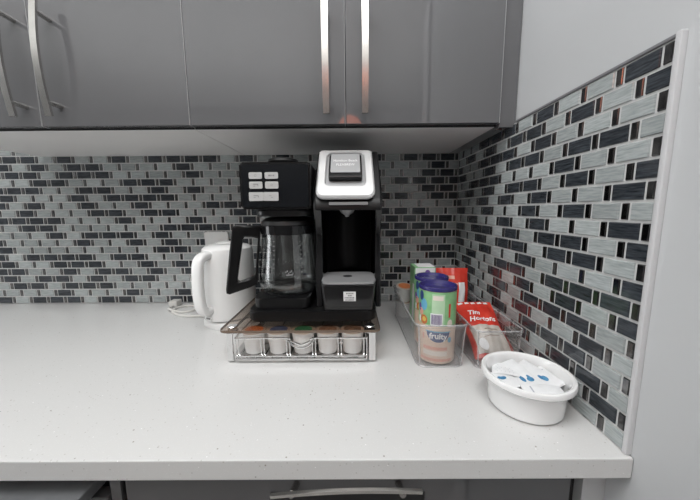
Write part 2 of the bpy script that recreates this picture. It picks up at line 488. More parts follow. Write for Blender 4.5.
# ------------------------------------------------------------------ pod drawer under the coffee maker
GZ = .0665
t = thing('pod_drawer', 'chrome wire coffee pod drawer with bronze glass top under the coffee maker', 'coffee pod drawer', (-.103, -.24, 0))
bm = prism(new(), rrect(-.2635, .0575, -.408, -.085, .012), GZ, GZ + .0055, 'z', bev=.0012)
bm.normal_update()
for f in bm.faces: f.material_index = 0 if abs(f.normal.z) > .5 else 1
obj('glass_top', bm, ['bronze_glass', 'bronze_edge'], t)
for x in (-.243, .037):
    for y in (-.388, -.0968):
        bm = disc(new(), x, y, GZ - .006, GZ - .0002, .0115, bev=.001)
        disc(bm, x, y, GZ + .0056, GZ + .0085, .0105, bev=.0012)
        obj('glass_mount', bm, 'chrome', t)
for x, w in ((-.2455, .0055), (.0415, .0065)):
    # each side is one bent strap: front leg, foot, rear leg, top rail
    path = [(x, -.398, GZ - .004), (x, -.398, .004), (x, -.393, .002), (x, -.110, .002), (x, -.105, .004), (x, -.105, GZ - .004)]
    sec = [(-w, -.0018), (w, -.0018), (w, .0018), (-w, .0018)]
    rings = []
    for i, p in enumerate(path):
        P = [Vector(q) for q in path]
        tt = (P[min(i + 1, 5)] - P[max(i - 1, 0)]).normalized(); nn = tt.cross(Vector((1, 0, 0))).normalized()
        rings.append([P[i] + Vector((1, 0, 0)) * a + nn * b for a, b in sec])
    obj('leg', loft(new(), rings), 'chrome', t)
    bm = new(); tube(bm, [(x, -.396, GZ - .004), (x, -.107, GZ - .004)], .0028)
    obj('side_rail', bm, 'chrome', t)
tr = new()
X0, X1, Y0 = -.2335, .0300, -.4025
for z in (.0095, .0165): tube(tr, [(X0, Y0, z), (X1, Y0, z)], .0022)
tube(tr, [(X0, Y0, .0535), (-.1315, Y0, .0535), (-.122, Y0, .048), (-.1045, Y0, .0405), (-.0985, Y0, .0405), (-.083, Y0, .047), (-.073, Y0, .0535), (X1, Y0, .0535)], .0018, 8, 3)
tube(tr, [(-.128, Y0 - .001, .050), (-.1175, Y0 - .001, .0385), (-.1015, Y0 - .001, .0335), (-.0855, Y0 - .001, .0385), (-.076, Y0 - .001, .050)], .0017, 8, 5)
for i in range(6):
    x = X0 + .0025 + (X1 - X0 - .005) * i / 5
    for dx in (-.003, .003):
        tube(tr, [(x + dx, Y0 + .003, .009), (x + dx, Y0 + .003, .0535)], .0013, 6)
    tube(tr, [(x, Y0 + .003, .0095), (x, -.12, .0095)], .0016, 6)
    if i < 5:
        tube(tr, [(x + .017, Y0 + .003, .0095), (x + .017, -.332, .0095)], .0013, 6)
        tube(tr, [(x + .036, Y0 + .003, .0095), (x + .036, -.332, .0095)], .0013, 6)
tube(tr, [(X0, -.332, .0095), (X1, -.332, .0095)], .0015, 6)
for x in (X0, X1):
    for z in (.0095, .0535): tube(tr, [(x, Y0, z), (x, -.12, z)], .0018, 6)
for z in (.0095, .0535): tube(tr, [(X0, -.12, z), (X1, -.12, z)], .0018, 6)
obj('wire_tray', tr, 'chrome', t)

def pod_parts(t, lid, tilt=None):
    cup = lathe(new(), [(0, .002), (.0165, .0), (.018, .0015), (.0205, .028), (.0215, .0395), (.0232, .0405), (.0232, .0415), (.0218, .0425), (0, .0425)], 0, 0, 0, 28)
    obj('cup', cup, 'pod', t, world=False)
    l = lathe(new(), [(0, .0429), (.021, .0429), (.0231, .0426), (.0231, .0431), (.0212, .0436), (0, .0436)], 0, 0, 0, 28)
    lo = obj('lid', l, 'foil_rim', t, world=False)
    obj('lid_print', lathe(new(), [(0, .0437), (.0172, .0437), (.0172, .04385), (0, .04385)], 0, 0, 0, 28), lid, lo, world=False)

PODS = [('orange', 'leftmost white coffee pod in the wire drawer, with an orange lid'),
        ('blue_lid', 'white coffee pod with a blue lid, second from the left in the wire drawer'),
        ('green_lid', 'white coffee pod with a green lid in the middle of the wire drawer'),
        ('brown_lid', 'white coffee pod with a brown lid, second from the right in the wire drawer'),
        ('tan_lid', 'rightmost white coffee pod in the wire drawer, with a dark brown lid')]
for i, (lm, lab) in enumerate(PODS):
    x = X0 + .0025 + (X1 - X0 - .005) * (i + .5) / 5
    p = thing('coffee_pod', lab, 'coffee pod', (x, -.369, .0113), 0, 'coffee pods in the wire drawer'); p.scale = (1.08, 1.08, 1.08)
    pod_parts(p, lm)

# ------------------------------------------------------------------ coffee maker
BZ = GZ + .0058
t = thing('coffee_maker', 'black dual coffee maker with silver bezel standing on the glass pod drawer', 'coffee maker', (-.085, -.235, BZ))
base = prism(new(), rrect(-.2215, .0535, -.363, -.11, (.01, .01, .022, .022)), BZ + .0002, .0945, 'z', bev=.004, seg=3)
obj('base', base, 'satin_black', t)
obj('hot_plate_housing', prism(new(), rrect(-.2125, -.090, -.350, -.19, (.004, .004, .022, .018)), .0945, .1195, 'z', bev=.005, seg=3), 'satin_black', t)
obj('hot_plate', disc(new(), -.147, -.275, .1196, .1222, .060, 40, .001), 'gloss_black', t)
tower = prism(new(), rrect(-.214, -.072, -.185, -.112, .012), .0946, .309, 'z', bev=.003)
obj('rear_tank', tower, 'gloss_black', t)
obj('brew_basket', prism(new(), rrect(-.2065, -.0845, -.335, -.1855, .03), .2935, .3085, 'z', bev=.004), 'black', t)
head = prism(new(), rrect(-.2240, -.0805, .309, .4030, .006), -.353, -.112, 'y', bev=.006, seg=3)
obj('brewer_head', head, 'satin_black', t)
pan = obj('control_panel', prism(new(), rrect(-.2195, -.0850, .3135, .3980, .004), -.3555, -.3528, 'y', bev=.001), 'screen', t)
# the six buttons with their tiny pictograms
bz = [(.3825, .3695), (.3642, .3502), (.3434, .3258)]
for r, (z1, z0) in enumerate(bz):
    for c in (0, 1):
        x0 = (-.2040, -.1720)[c]; x1 = (-.1774, -.1452)[c]
        if r == 2: x0, x1 = (-.2056, -.1758)[c], (-.1762, -.1460)[c]
        b = obj('button', prism(new(), rrect(x0, x1, z0, z1, .0025 if r < 2 else .0015), -.3572, -.3554, 'y', bev=.0005), 'button', pan)
        cx, cz = (x0 + x1) / 2, (z0 + z1) / 2
        ic = new()
        F = lambda u, v: (cx + u, -.3574, cz + v)
        if (r, c) == (0, 1):
            patch(ic, F, -.006, -.001, -.0013, .0013, 1, 1); patch(ic, F, .000, .002, -.001, .001, 1, 1); patch(ic, F, .003, .006, -.0012, .0012, 1, 1)
        elif (r, c) in ((1, 0), (2, 0)):
            patch(ic, F, -.005, .005, .001, .0024, 1, 1); patch(ic, F, .0038, .005, -.002, .001, 1, 1); patch(ic, F, -.005, -.001, -.0024, -.0014, 1, 1)
        elif (r, c) == (2, 1):
            patch(ic, F, -.004, .001, .0012, .002, 1, 1); patch(ic, F, .000, .004, -.0022, -.0012, 1, 1)
        else:
            for a in range(8):
                q0, q1 = 2 * PI * a / 8, 2 * PI * (a + .7) / 8
                poly(ic, F, [(.0024 * math.cos(q0), .0024 * math.sin(q0)), (.0024 * math.cos(q1), .0024 * math.sin(q1)), (.0016 * math.cos(q1), .0016 * math.sin(q1)), (.0016 * math.cos(q0), .0016 * math.sin(q0))])
        obj('pictogram', ic, 'ink_grey', b, smooth=False)
lid = lathe(new(), [(0, 0), (.03, 0), (.0345, .004), (.033, .0085), (.024, .0115), (0, .0125)], 0, 0, 0, 36)
for v in lid.verts: v.co = Vector((-.1435 + v.co.x * .95, -.312 + v.co.y * .9, .4037 + v.co.z * 1.05))
obj('water_lid', lid, 'satin_black', t)

# single serve side
SX0, SX1 = -.0735, .0635
prof = [(-.352, .306), (-.352, .331), (-.2765, .434), (-.262, .4385), (-.112, .4385), (-.112, .306)]
obj('serve_head', prism(new(), prof, SX0 + .0005, SX1 - .001, 'x', bev=.003), 'satin_black', t)
obj('serve_tank', prism(new(), rrect(SX0 + .001, SX1 - .001, -.196, -.113, .008), .0946, .3058, 'z', bev=.002), 'satin_black', t)
for xa, xb in ((SX0 - .0045, SX0 + .0105), (SX1 - .0105, SX1 + .002)):
    pr = [(-.1965, .0946), (-.335, .0946), (-.328, .15), (-.312, .20), (-.308, .25), (-.322, .288), (-.346, .318), (-.349, .332), (-.33, .345), (-.28, .40), (-.1965, .40)]
    obj('side_arm', prism(new(), pr, xa, xb, 'x', bev=.0035, seg=3), 'gloss_black', t)
# curved glossy back of the cup bay
bm = new(); cx = (SX0 + SX1) / 2; rings = []
for z in (.158, .3055):
    rings.append([(cx + .0525 * math.sin(a), -.275 + .068 * math.cos(a) * .92, z) for a in [R_(-88 + 176 * i / 24) for i in range(25)]])
g = [[bm.verts.new(p) for p in r] for r in rings]
for i in range(24): bm.faces.new((g[0][i], g[0][i + 1], g[1][i + 1], g[1][i]))
obj('cup_bay', bm, 'satin_black', t)
# bezel on the sloped face
O = Vector(((SX0 + SX1) / 2 - .0055, -.3175, .3805)); V_ = Vector((0, .0755, .103)).normalized(); N_ = Vector((0, -.103, .0755)).normalized()
def slope(u, v, h=0.):
    # the bezel narrows slightly towards its top edge
    k = .93 - .05 * (v + .065) / .13
    return O + Vector((1, 0, 0)) * u * k + V_ * v + N_ * h
def slab(bm, out, h0, h1, bev=0.):
    a = [bm.verts.new(slope(u, v, h0)) for u, v in out]; b = [bm.verts.new(slope(u, v, h1)) for u, v in out]
    n = len(out); fa = bm.faces.new(a); fb = bm.faces.new(list(reversed(b)))
    for i in range(n): bm.faces.new((a[i], a[(i + 1) % n], b[(i + 1) % n], b[i]))
    if bev: bmesh.ops.bevel(bm, geom=list(fb.edges), offset=bev, segments=3, profile=.5, affect='EDGES')
    return bm
outer = rrect(-.0655, .0655, -.066, .066, (.008, .008, .018, .018), 6); inner = rrect(-.0455, .0455, -.037, .057, .012, 6)
bm = new()
mid_o = rrect(-.062, .062, -.0625, .0625, (.007, .007, .016, .016), 6)
rings = [[slope(u, v, h) for u, v in p] for p, h in ((inner, .0008), (outer, .0008), (outer, .006), (mid_o, .0095), (rrect(-.0475, .0475, -.039, .059, .013, 6), .0095), (inner, .0075))]
loft(bm, rings, close=True)
obj('silver_bezel', bm, 'silver', t)
rec = obj('bezel_inset', slab(new(), rrect(-.0454, .0454, -.0369, .0569, .012, 6), .0006, .0035), 'grey_panel', t)
blk = slab(new(), rrect(-.0385, .0385, -.021, .042, .004, 4), .0036, .017, bev=.002)
lidh = obj('pod_lid_handle', blk, 'gloss_black', t)
pl_ = obj('lid_plate', slab(new(), rrect(-.034, .034, -.0100, .0425, .003, 4), .0171, .0186), 'grey_panel', lidh)
tx = new()
map_text(tx, text_geo('Hamilton Beach', .0088), lambda u, v: slope(u, v + .0225, .0189))
map_text(tx, text_geo('FLEXBREW', .0088), lambda u, v: slope(u, v + .0110, .0189))
obj('lettering', tx, 'white_ink', pl_, smooth=False)
obj('release_latch', prism(new(), rrect(-.0445, .0355, .3165, .3225, .002), -.3555, -.3515, 'y', bev=.0008), 'grey_plate', t)
bm = lathe(new(), [(0, .2915), (.004, .2915), (.0055, .2955), (.013, .3005), (.0165, .3058), (0, .3058)], -.008, -.312, 0, 24)
obj('nozzle', bm, 'grey_plate', t)
# cup stand
stand = new()
rings = [[(x, y, z) for x, y in rrect(a, b, y0, -.262, (.004, .004, .008, .008), 4)] for z, a, b, y0 in ((.0947, -.0575, .0455, -.3575), (.1, -.058, .046, -.3605), (.152, -.063, .0515, -.3635), (.154, -.0622, .0507, -.3628))]
loft(stand, rings)
st = obj('cup_stand', stand, 'edge_black', t)
fr = lambda u, v: (u, -.3607 - (v - .1) * .058 - .0009, v)
bm = new(); poly(bm, fr, [(-.0535, .1025), (.0415, .1025), (.0468, .1485), (-.0582, .1485)])
obj('stand_front', bm, 'gloss_black', st, smooth=False)
bm = new(); fr2 = lambda u, v: (u, -.3607 - (v - .1) * .058 - .0016, v)
patch(bm, fr2, -.0165, .0095, .1165, .1375, 1, 1)
sk = obj('sticker', bm, 'sticker', st, smooth=False)
bm = new(); fr3 = lambda u, v: (u, -.3607 - (v - .1) * .058 - .0021, v)
for k, (a, b) in enumerate(((-.011, .004), (-.007, .001), (-.014, .0065), (-.0125, .005))):
    z = .1335 - .0047 * k; u = a
    while u < b:
        w = random.uniform(.0012, .0030); patch(bm, fr3, u, min(u + w, b), z - .0011, z + .0011, 1, 1); u += w + .0007
obj('sticker_print', bm, 'ink_grey', sk, smooth=False)
pts = [(-.0635, -.345), (-.0575, -.367), (-.045, -.371), (.034, -.371), (.0465, -.367), (.0525, -.345), (.0525, -.285), (.047, -.268), (.035, -.2635), (-.046, -.2635), (-.058, -.268), (-.0635, -.285)]
dp = obj('drip_plate', prism(new(), pts, .1541, .1588, 'z', bev=.0012), 'grey_plate', t)
obj('drain_hole', disc(new(), -.008, -.312, .1589, .1592, .0105), 'gap', dp)

# ------------------------------------------------------------------ carafe
CX, CY, CZ0 = -.147, -.275, .1225
t = thing('coffee_carafe', 'empty glass coffee carafe with black handle on the coffee maker hot plate', 'carafe', (CX, CY, CZ0))
prof = [(0, .0015), (.056, .0006), (.0625, .004), (.0672, .012), (.0690, .022), (.0682, .034), (.0655, .058), (.0625, .085), (.0598, .112), (.0585, .140)]
inn = [(max(r - .0022, 0), z + (.0022 if i < 3 else 0)) for i, (r, z) in enumerate(prof)]
obj('glass_jug', lathe(new(), prof + list(reversed(inn)), CX, CY, CZ0, 56), 'glass', t)
obj('lid', lathe(new(), [(0, .139), (.056, .139), (.0592, .142), (.0592, .150), (.0600, .152), (.058, .160), (.048, .1675), (.030, .170), (0, .170)], CX, CY, CZ0, 48), 'black', t)
obj('collar', lathe(new(), [(.0596, .131), (.0610, .132), (.0614, .150), (.0600, .152), (.0594, .147), (.0594, .138), (.0596, .131)], CX, CY, CZ0, 48), 'gloss_black', t)
ca = R_(194)
def hpt(d, z, s=0.):
    return (CX + d * math.cos(ca) - s * math.sin(ca), CY + d * math.sin(ca) + s * math.cos(ca), z)
out = [(.0605, .2715), (.090, .2735), (.114, .2755), (.121, .268), (.1295, .215), (.1415, .130), (.1410, .121), (.1345, .1185), (.090, .1315), (.0735, .139), (.0715, .150)]
inn = [(.0675, .244), (.0800, .2475), (.0955, .2485), (.1000, .243), (.1070, .205), (.1165, .152), (.1155, .1475), (.1110, .146), (.0900, .1525), (.0800, .158), (.0765, .165)]
bm = new()
w = .0095
ringA = [[hpt(d, z, s) for d, z in p] for p, s in ((inn, -w * .7), ([((a[0] * .85 + b[0] * .15), (a[1] * .85 + b[1] * .15)) for a, b in zip(inn, out)], -w), ([((a[0] * .15 + b[0] * .85), (a[1] * .15 + b[1] * .85)) for a, b in zip(inn, out)], -w), (out, -w * .7),
         (out, w * .7), ([((a[0] * .15 + b[0] * .85), (a[1] * .15 + b[1] * .85)) for a, b in zip(inn, out)], w), ([((a[0] * .85 + b[0] * .15), (a[1] * .85 + b[1] * .15)) for a, b in zip(inn, out)], w), (inn, w * .7))]
loft(bm, ringA, close=True)
obj('handle', bm, 'satin_black', t)
# printed scale marks and a small emblem on the glass
da = math.atan2(-.96 - CY, 0 - CX)
def jug(u, z):
    r = .0693
    for (r0, z0), (r1, z1) in zip(prof, prof[1:]):
        if z0 <= z <= z1 and z1 > z0: r = r0 + (r1 - r0) * (z - z0) / (z1 - z0)
    a = da + u
    return (CX + (r + .0004) * math.cos(a), CY + (r + .0004) * math.sin(a), CZ0 + z)
for u0, u1 in ((.40, .46), (-.56, -.49)):
    bm = new()
    for k in range(8):
        z = .050 + .0095 * k
        patch(bm, jug, u0, u1, z, z + .0012, 2, 1)
    obj('scale_marks', bm, 'mark_grey', t, smooth=False)
bm = new()
for k in range(6):
    blob(bm, jug, -.11 + .045 * k, .052 + .003 * math.sin(k * 2.1), .014, .0018, 8)
patch(bm, jug, -.11, .11, .0450, .0470, 6, 1)
obj('printed_emblem', bm, 'mark_grey', t, smooth=False)

# ------------------------------------------------------------------ kettle
ka = R_(250)
t = thing('electric_kettle', 'white plastic electric kettle on its base, behind the coffee maker at left', 'kettle', (-.3365, -.167, 0), ka)
obj('power_base', lathe(new(), [(0, 0), (.069, 0), (.071, .003), (.071, .013), (.067, .019), (.055, .021), (0, .021)], 0, 0, 0, 56), 'white', t, world=False)
# the jug: round towards the back, drawn out to the spine that carries the handle
def kring(z, r, e):
    out = []
    for i in range(56):
        a = 2 * PI * i / 56; x, y = r * math.cos(a), r * math.sin(a)
        if x > 0: x += e * (math.cos(a) ** 2); y *= 1 - .18 * math.cos(a) ** 3 * (e / .012)
        out.append((x, y, z))
    return out
rings = [kring(*p) for p in ((.0215, .062, .004), (.024, .0670, .008), (.034, .0680, .010), (.070, .0676, .010), (.12, .0670, .009), (.17, .0660, .008), (.196, .0652, .008), (.208, .0625, .006), (.2145, .054, .004), (.2185, .038, .0), (.2195, .01, 0))]
obj('jug', loft(new(), rings), 'kettle', t, world=False)
path = smooth_path([(.052, 0, .190), (.070, 0, .196), (.090, 0, .192), (.100, 0, .178), (.104, 0, .145), (.105, 0, .110), (.103, 0, .080), (.097, 0, .062), (.086, 0, .055), (.066, 0, .056)], 5)
sec = [(.0145 * math.copysign(abs(math.cos(a)) ** .7, math.cos(a)), .0105 * math.copysign(abs(math.sin(a)) ** .7, math.sin(a))) for a in [2 * PI * i / 20 for i in range(20)]]
rings = []
for i, p in enumerate(path):
    tt = (path[min(i + 1, len(path) - 1)] - path[max(i - 1, 0)]).normalized(); s = Vector((0, 1, 0)); n = tt.cross(s).normalized()
    rings.append([p + s * a + n * b for a, b in sec])
obj('handle', loft(new(), rings), 'kettle', t, world=False)
bm = prism(new(), rrect(-.009, .009, .030, .0395, .002), .0745, .0815, 'x', bev=.001)
sw = obj('switch', bm, 'white', t, world=False)
bm = new(); patch(bm, lambda u, v: (.0818, u, v), -.0065, .0065, .0325, .0375, 1, 1)
obj('switch_mark', bm, 'ink_grey', sw, smooth=False, world=False)
bm = lathe(new(), [(0, .2192), (.030, .2197), (.033, .2210), (.030, .2230), (.012, .2245), (0, .2248)], -.004, 0, 0, 36)
obj('lid', bm, 'kettle', t, world=False)
pw = new()
tube(pw, [(-.414, -.146, .006), (-.440, -.140, .0045), (-.475, -.140, .0035), (-.510, -.128, .0035), (-.545, -.100, .0035), (-.552, -.066, .0035), (-.530, -.046, .0035), (-.500, -.050, .0035), (-.485, -.070, .0035), (-.495, -.096, .0035), (-.520, -.104, .0035), (-.556, -.096, .010), (-.572, -.070, .0045), (-.575, -.050, .006)], .0036, 10, 6)
c = tag(obj('power_cord', pw, 'cable'), 'white power cord coiled on the worktop left of the kettle', 'power cord')
bm = B(-.588, -.560, -.052, -.020, .0006, .020, bev=.004, seg=3)
obj('plug', bm, 'cable', c)
t = thing('outlet_plate', 'white wall outlet plate on the tiles behind the kettle', 'outlet', (-.4385, 0, .18))
obj('plate', prism(new(), rrect(-.477, -.400, .122, .2385, .004), -.0065, -.0006, 'y', bev=.0015), 'white', t)
for z in (.158, .203):
    obj('socket', prism(new(), rrect(-.4545, -.4225, z - .013, z + .013, .009), -.0085, -.0064, 'y', bev=.0008), 'white', t)

# ------------------------------------------------------------------ clear bins
def bin_(label, cx, cy, L, W, H, rz, cr=.014, nm='clear_bin'):
    t = thing(nm, label, 'storage bin', (cx, cy, 0), rz, 'clear bins beside the tiled wall')
    th = .0022; f = .006
    def ring(z, g, r): return [(x, y, z) for x, y in rrect(-W / 2 + g, W / 2 - g, -L / 2 + g, L / 2 - g, r, 5)]
    rings = [ring(.0004, f + .004, cr - .003), ring(.004, f, cr), ring(H - .004, .0015, cr), ring(H - .004, -.0018, cr + .002), ring(H, -.0018, cr + .002),
             ring(H, th + .001, cr - .003), ring(.006, f + th, cr - .003), ring(.0035, f + th + .003, cr - .004)]
    bm = loft(new(), rings, cap=True)
    obj('tub', bm, 'plastic', t, world=False)
    bm = new()
    tube(bm, [(x, y, H + .0006) for x, y in rrect(-W / 2 + .0002, W / 2 - .0002, -L / 2 + .0002, L / 2 - .0002, cr, 5)], .0016, 6, closed=True)
    obj('rim', bm, 'plastic_rim', t, world=False)
    for sx in (-1, 1):
        for sy in (-1, 1):
            q = cr * .293; a = Vector((sx * (W / 2 - f - q), sy * (L / 2 - f - q), .004)); b = Vector((sx * (W / 2 - .0012 - q), sy * (L / 2 - .0012 - q), H - .002))
            obj('corner', tube(new(), [a, b], .0016, 6), 'plastic_rim', t, world=False)
    bm = new()
    tube(bm, [(x, y, .0022) for x, y in rrect(-W / 2 + f, W / 2 - f, -L / 2 + f, L / 2 - f, cr - .001, 5)], .0014, 6, closed=True)
    obj('foot_edge', bm, 'plastic_rim', t, world=False)
    return t
LBX, LBY, LBR = .1742, -.2720, 0.
bin_('clear plastic bin holding two purple lidded canisters, the left of the two bins', LBX, LBY, .312, .104, .087, LBR, .020)
bin_('clear plastic bin against the right wall holding the red coffee bags', .2805, -.268, .335, .092, .078, 0.)
FL = .0048      # floor of the bins

# canisters
def canister(cx, cy, label, full):
    t = thing('canister', label, 'canister', (cx, cy, FL), 0, 'purple lidded canisters')
    R = .0362; H = .1490
    fd = Vector((0 - cx, -.9591 - cy, 0)).normalized(); rd = Vector((-fd.y, fd.x, 0))
    def cyl(u, v, h=.0003):     # u metres to the viewer's right, v up
        a = u / R; p = (fd * math.cos(a) + rd * math.sin(a)) * (R + h)
        return (p.x, p.y, v)
    def C(h): return lambda u, v: cyl(u, v, h)
    obj('body', lathe(new(), [(0, .001), (R - .002, 0), (R, .002), (R, H - .0042), (R - .003, H - .0038), (0, H - .0038)], 0, 0, 0, 56), 'tan_label', t, world=False)
    half = PI * R * .999
    w = obj('green_label', patch(new(), C(.0003), -half, half, .0775, H - .0043, 56, 1), 'green_label', t, world=False)
    lp = lathe(new(), [(0, H - .0034), (R + .0006, H - .0034), (R + .0012, H - .0024), (R + .0012, H + .0024), (R + .0002, H + .0040), (R - .0025, H + .0040), (R - .0050, H - .0022), (0, H - .0026)], 0, 0, 0, 56)
    obj('lid', lp, 'purple', t, world=False)
    def d(nm, bm, m, par=w): return obj(nm, bm, m, par, smooth=False, world=False)
    f1 = C(.0006); f2 = C(.0009); f3 = C(.0012)
    d('panel', patch(new(), f1, -.010, .014, .080, .141, 8, 1), 'pale_green')
    d('panel_text', patch(new(), f2, -.008, .011, .129, .138, 6, 1), 'cream')
    d('barcode_ground', patch(new(), f2, -.012, .0105, .0790, .1030, 6, 1), 'white_ink')
    bm = new(); u = -.0102
    for _ in range(16):
        q = random.choice((.0006, .0009, .0013)); patch(bm, f3, u, u + q, .0812, .1008, 1, 1); u += q + .0006
        if u > .0078: break
    d('barcode', bm, 'barcode')
    d('violet_mark', blob(new(), f1, -.0345, .134, .006, .010), 'navy')
    d('blue_fruit', blob(new(), f1, -.0275, .117, .008, .012), 'sky')
    d('red_fruit', blob(new(), f1, -.0345, .101, .006, .008), 'salmon')
    d('plum', blob(new(), f1, -.0395, .110, .005, .008), 'violet')
    d('orange_fruit', blob(new(), f2, -.0265, .087, .0085, .0095), 'orange')
    d('yellow_fruit', blob(new(), f3, -.0255, .088, .0045, .005), 'yellow')
    d('white_flower', blob(new(), f1, -.0385, .086, .004, .007), 'white_ink')
    d('red_mark', patch(new(), f1, .0225, .0265, .095, .122, 2, 1), 'red_flat')
    d('pale_leaf', blob(new(), f1, .026, .083, .006, .008), 'cream')
    # lower peach label with the half-round badge
    bd = new(); bu = .0035; pts = [(bu - .0225 + .045 * i / 14, .0655) for i in range(15)]
    bot = [(bu + .0225 * math.cos(a), .0655 - .0205 * math.sin(a)) for a in [PI * i / 14 for i in range(15)]]
    top = list(reversed(pts))
    a_ = [bd.verts.new(f1(*p)) for p in top]; b_ = [bd.verts.new(f1(*p)) for p in bot]
    for i in range(14):
        if i in (0,): bd.faces.new((a_[0], b_[1], a_[1]))
        elif i == 13: bd.faces.new((a_[13], b_[13], a_[14]))
        else: bd.faces.new((a_[i], b_[i], b_[i + 1], a_[i + 1]))
    bb = d('badge', bd, 'navy')
    d('badge_rim', patch(new(), f2, bu - .0245, bu + .0245, .0652, .0675, 8, 1), 'sky', bb)
    d('badge_text', map_text(new(), text_geo('fruity', .0165, 0, .95, .0005), lambda u, v: f3(u + bu, v + .0580 - 6 * u * u)), 'white_ink', bb)
    d('flower', blob(new(), f1, .0265, .0500, .0042, .006, 10), 'sky')
    d('red_stamp', patch(new(), f1, -.0285, -.0245, .048, .060, 2, 1), 'salmon')
    d('salmon_band', patch(new(), f1, -.026, .022, .029, .0355, 12, 1), 'salmon')
    d('cream_band', patch(new(), f1, -.026, .022, .017, .0265, 12, 1), 'cream')
    d('salmon_foot', patch(new(), f1, -.032, .032, .006, .0115, 12, 1), 'salmon')
    return t
canister(.1745, -.3835, 'front green and peach canister with purple lid, closest to the bin front', True)
canister(.1822, -.3075, 'rear green canister with purple lid, half hidden by the front canister', False)

# tea carton
t = thing('tea_carton', 'slim green and white carton standing behind the purple lidded canisters', 'carton', (.1800, -.2330, FL))
obj('box', B(-.0255, .0255, -.0260, .0260, 0, .1625, bev=.001), 'green_label', t, world=False)
bm = new(); patch(bm, lambda u, v: (u, -.0263, v), -.0235, .0240, .008, .1605, 1, 1)
obj('front_label', bm, 'white_ink', t, smooth=False, world=False)
bm = new(); patch(bm, lambda u, v: (-.0258, u, v), -.025, -.006, .004, .120, 1, 1)
obj('side_stripe', bm, 'white_ink', t, smooth=False, world=False)
bm = new(); patch(bm, lambda u, v: (u, v, .1628), -.0170, .0245, -.0255, .0250, 1, 1)
obj('top_label', bm, 'white_ink', t, smooth=False, world=False)
bm = new(); blob(bm, lambda u, v: (u, -.0266, v), .006, .150, .006, .006)
obj('label_mark', bm, 'violet', t, smooth=False, world=False)

# the two loose pods at the back of the left bin
p = thing('coffee_pod', 'white coffee pod lying at the bottom back of the left clear bin, under another pod', 'coffee pod', (.1510, -.1500, FL), 0, 'loose pods in the left bin')
pod_parts(p, 'brown_lid')
p = thing('coffee_pod', 'white coffee pod with an orange lid sticking up at the back of the left bin', 'coffee pod', (.1480, -.1500, FL + .0472), 0, 'loose pods in the left bin')
pod_parts(p, 'orange')
p.rotation_euler = (R_(11), 0, R_(10))

# ------------------------------------------------------------------ red bags
def bag(label, base, W, H, lean, thick, rz, front=True):
    """a soft pouch: v runs up the front, lean tips it back"""
    t = thing('coffee_bag', label, 'bag', base, rz, 'red coffee bags')
    cl, sl = math.cos(lean), math.sin(lean)
    rnd = random.Random(int(W * 1e4) + int(H * 1e4)); ph = [rnd.uniform(0, 6) for _ in range(6)]
    def surf(u, v, side=-1, h=0.):
        # u in -1..1, v in 0..1
        e = (1 - abs(u) ** 2.6) * (1 - max(0, (v - .45) / .55) ** 2 * .92) * min(1, .55 + v * 4)
        wr = .0016 * math.sin(7 * u + ph[0] + 5 * v) + .0014 * math.sin(13 * v + ph[1] + 3 * u) + .0010 * math.sin(17 * u - 9 * v + ph[2])
        d = side * (thick / 2 * e + .0008) + wr * (1 if side < 0 else .5) * (.4 + .6 * e) + side * h
        x = u * W / 2 * (1 - .05 * math.sin(PI * v)) + .001 * math.sin(11 * v + ph[3]); z = v * H
        return (x, d * cl + z * sl, z * cl - d * sl)
    def shell(v0, v1, nu=20, nv=14):
        bm = new(); g = {}
        for side in (-1, 1):
            for j in range(nv + 1):
                for i in range(nu + 1):
                    if side == 1 and i in (0, nu): g[side, i, j] = g[-1, i, j]; continue
                    g[side, i, j] = bm.verts.new(surf(-1 + 2 * i / nu, v0 + (v1 - v0) * j / nv, side))
            for j in range(nv):
                for i in range(nu):
                    q = [g[side, i, j], g[side, i + 1, j], g[side, i + 1, j + 1], g[side, i, j + 1]]
                    bm.faces.new(q)
        for j in (0, nv):
            bm.faces.new([g[-1, i, j] for i in range(nu + 1)] + [g[1, i, j] for i in range(nu - 1, 0, -1)])
        return bm
    obj('pouch', shell(0, 1), 'red', t, world=False, angle=60)
    return t, surf
# front bag
LEAN = R_(57)
t, sf = bag('red coffee bag with white script leaning in the right bin, nearest the white bowl', (.2870, -.4110, .0115), .0850, .142, LEAN, .026, R_(2))
F1 = lambda u, v: sf(u, v, -1, .0005)
F2 = lambda u, v: sf(u, v, -1, .0010)
def dd(nm, bm, m, par=t): return obj(nm, bm, m, par, world=False)
dd('photo_panel', patch(new(), F1, -.80, .80, .05, .50, 16, 10), 'photo')
bm = new(); blob(bm, F2, -.45, .19, .22, .10)
dd('cup_picture', bm, 'white_ink')
bm = new(); patch(bm, F2, -.25, .45, .36, .375, 6, 1); patch(bm, F2, -.15, .55, .41, .425, 6, 1); patch(bm, F2, -.3, .5, .30, .31, 6, 1)
dd('fine_print', bm, 'bean')
bm = new()
map_text(bm, text_geo('Tim', .42, .25, 1., .010), lambda u, v: F2(u - .30, .745 + v * .30))
map_text(bm, text_geo('Hortons', .42, .25, .98, .010), lambda u, v: F2(u + .04, .615 + v * .30))
dd('lettering', bm, 'white_ink')
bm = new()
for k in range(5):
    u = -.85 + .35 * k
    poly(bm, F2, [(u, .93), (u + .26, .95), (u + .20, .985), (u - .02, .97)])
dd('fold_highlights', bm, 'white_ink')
# rear bag, upright
t2, sf2 = bag('red coffee bag standing upright behind the front bag, beside the green canisters', (.2680, -.2120, .0080), .0830, .145, R_(10), .034, R_(-4))
G1 = lambda u, v: sf2(u, v, -1, .0006)
dd('white_panel', patch(new(), G1, .30, .74, .05, .74, 8, 10), 'white_ink', t2)
bm = new(); patch(bm, G1, -.7, .1, .80, .86, 8, 1); patch(bm, G1, -.6, .25, .70, .73, 8, 1)
dd('pale_print', bm, 'salmon', t2)

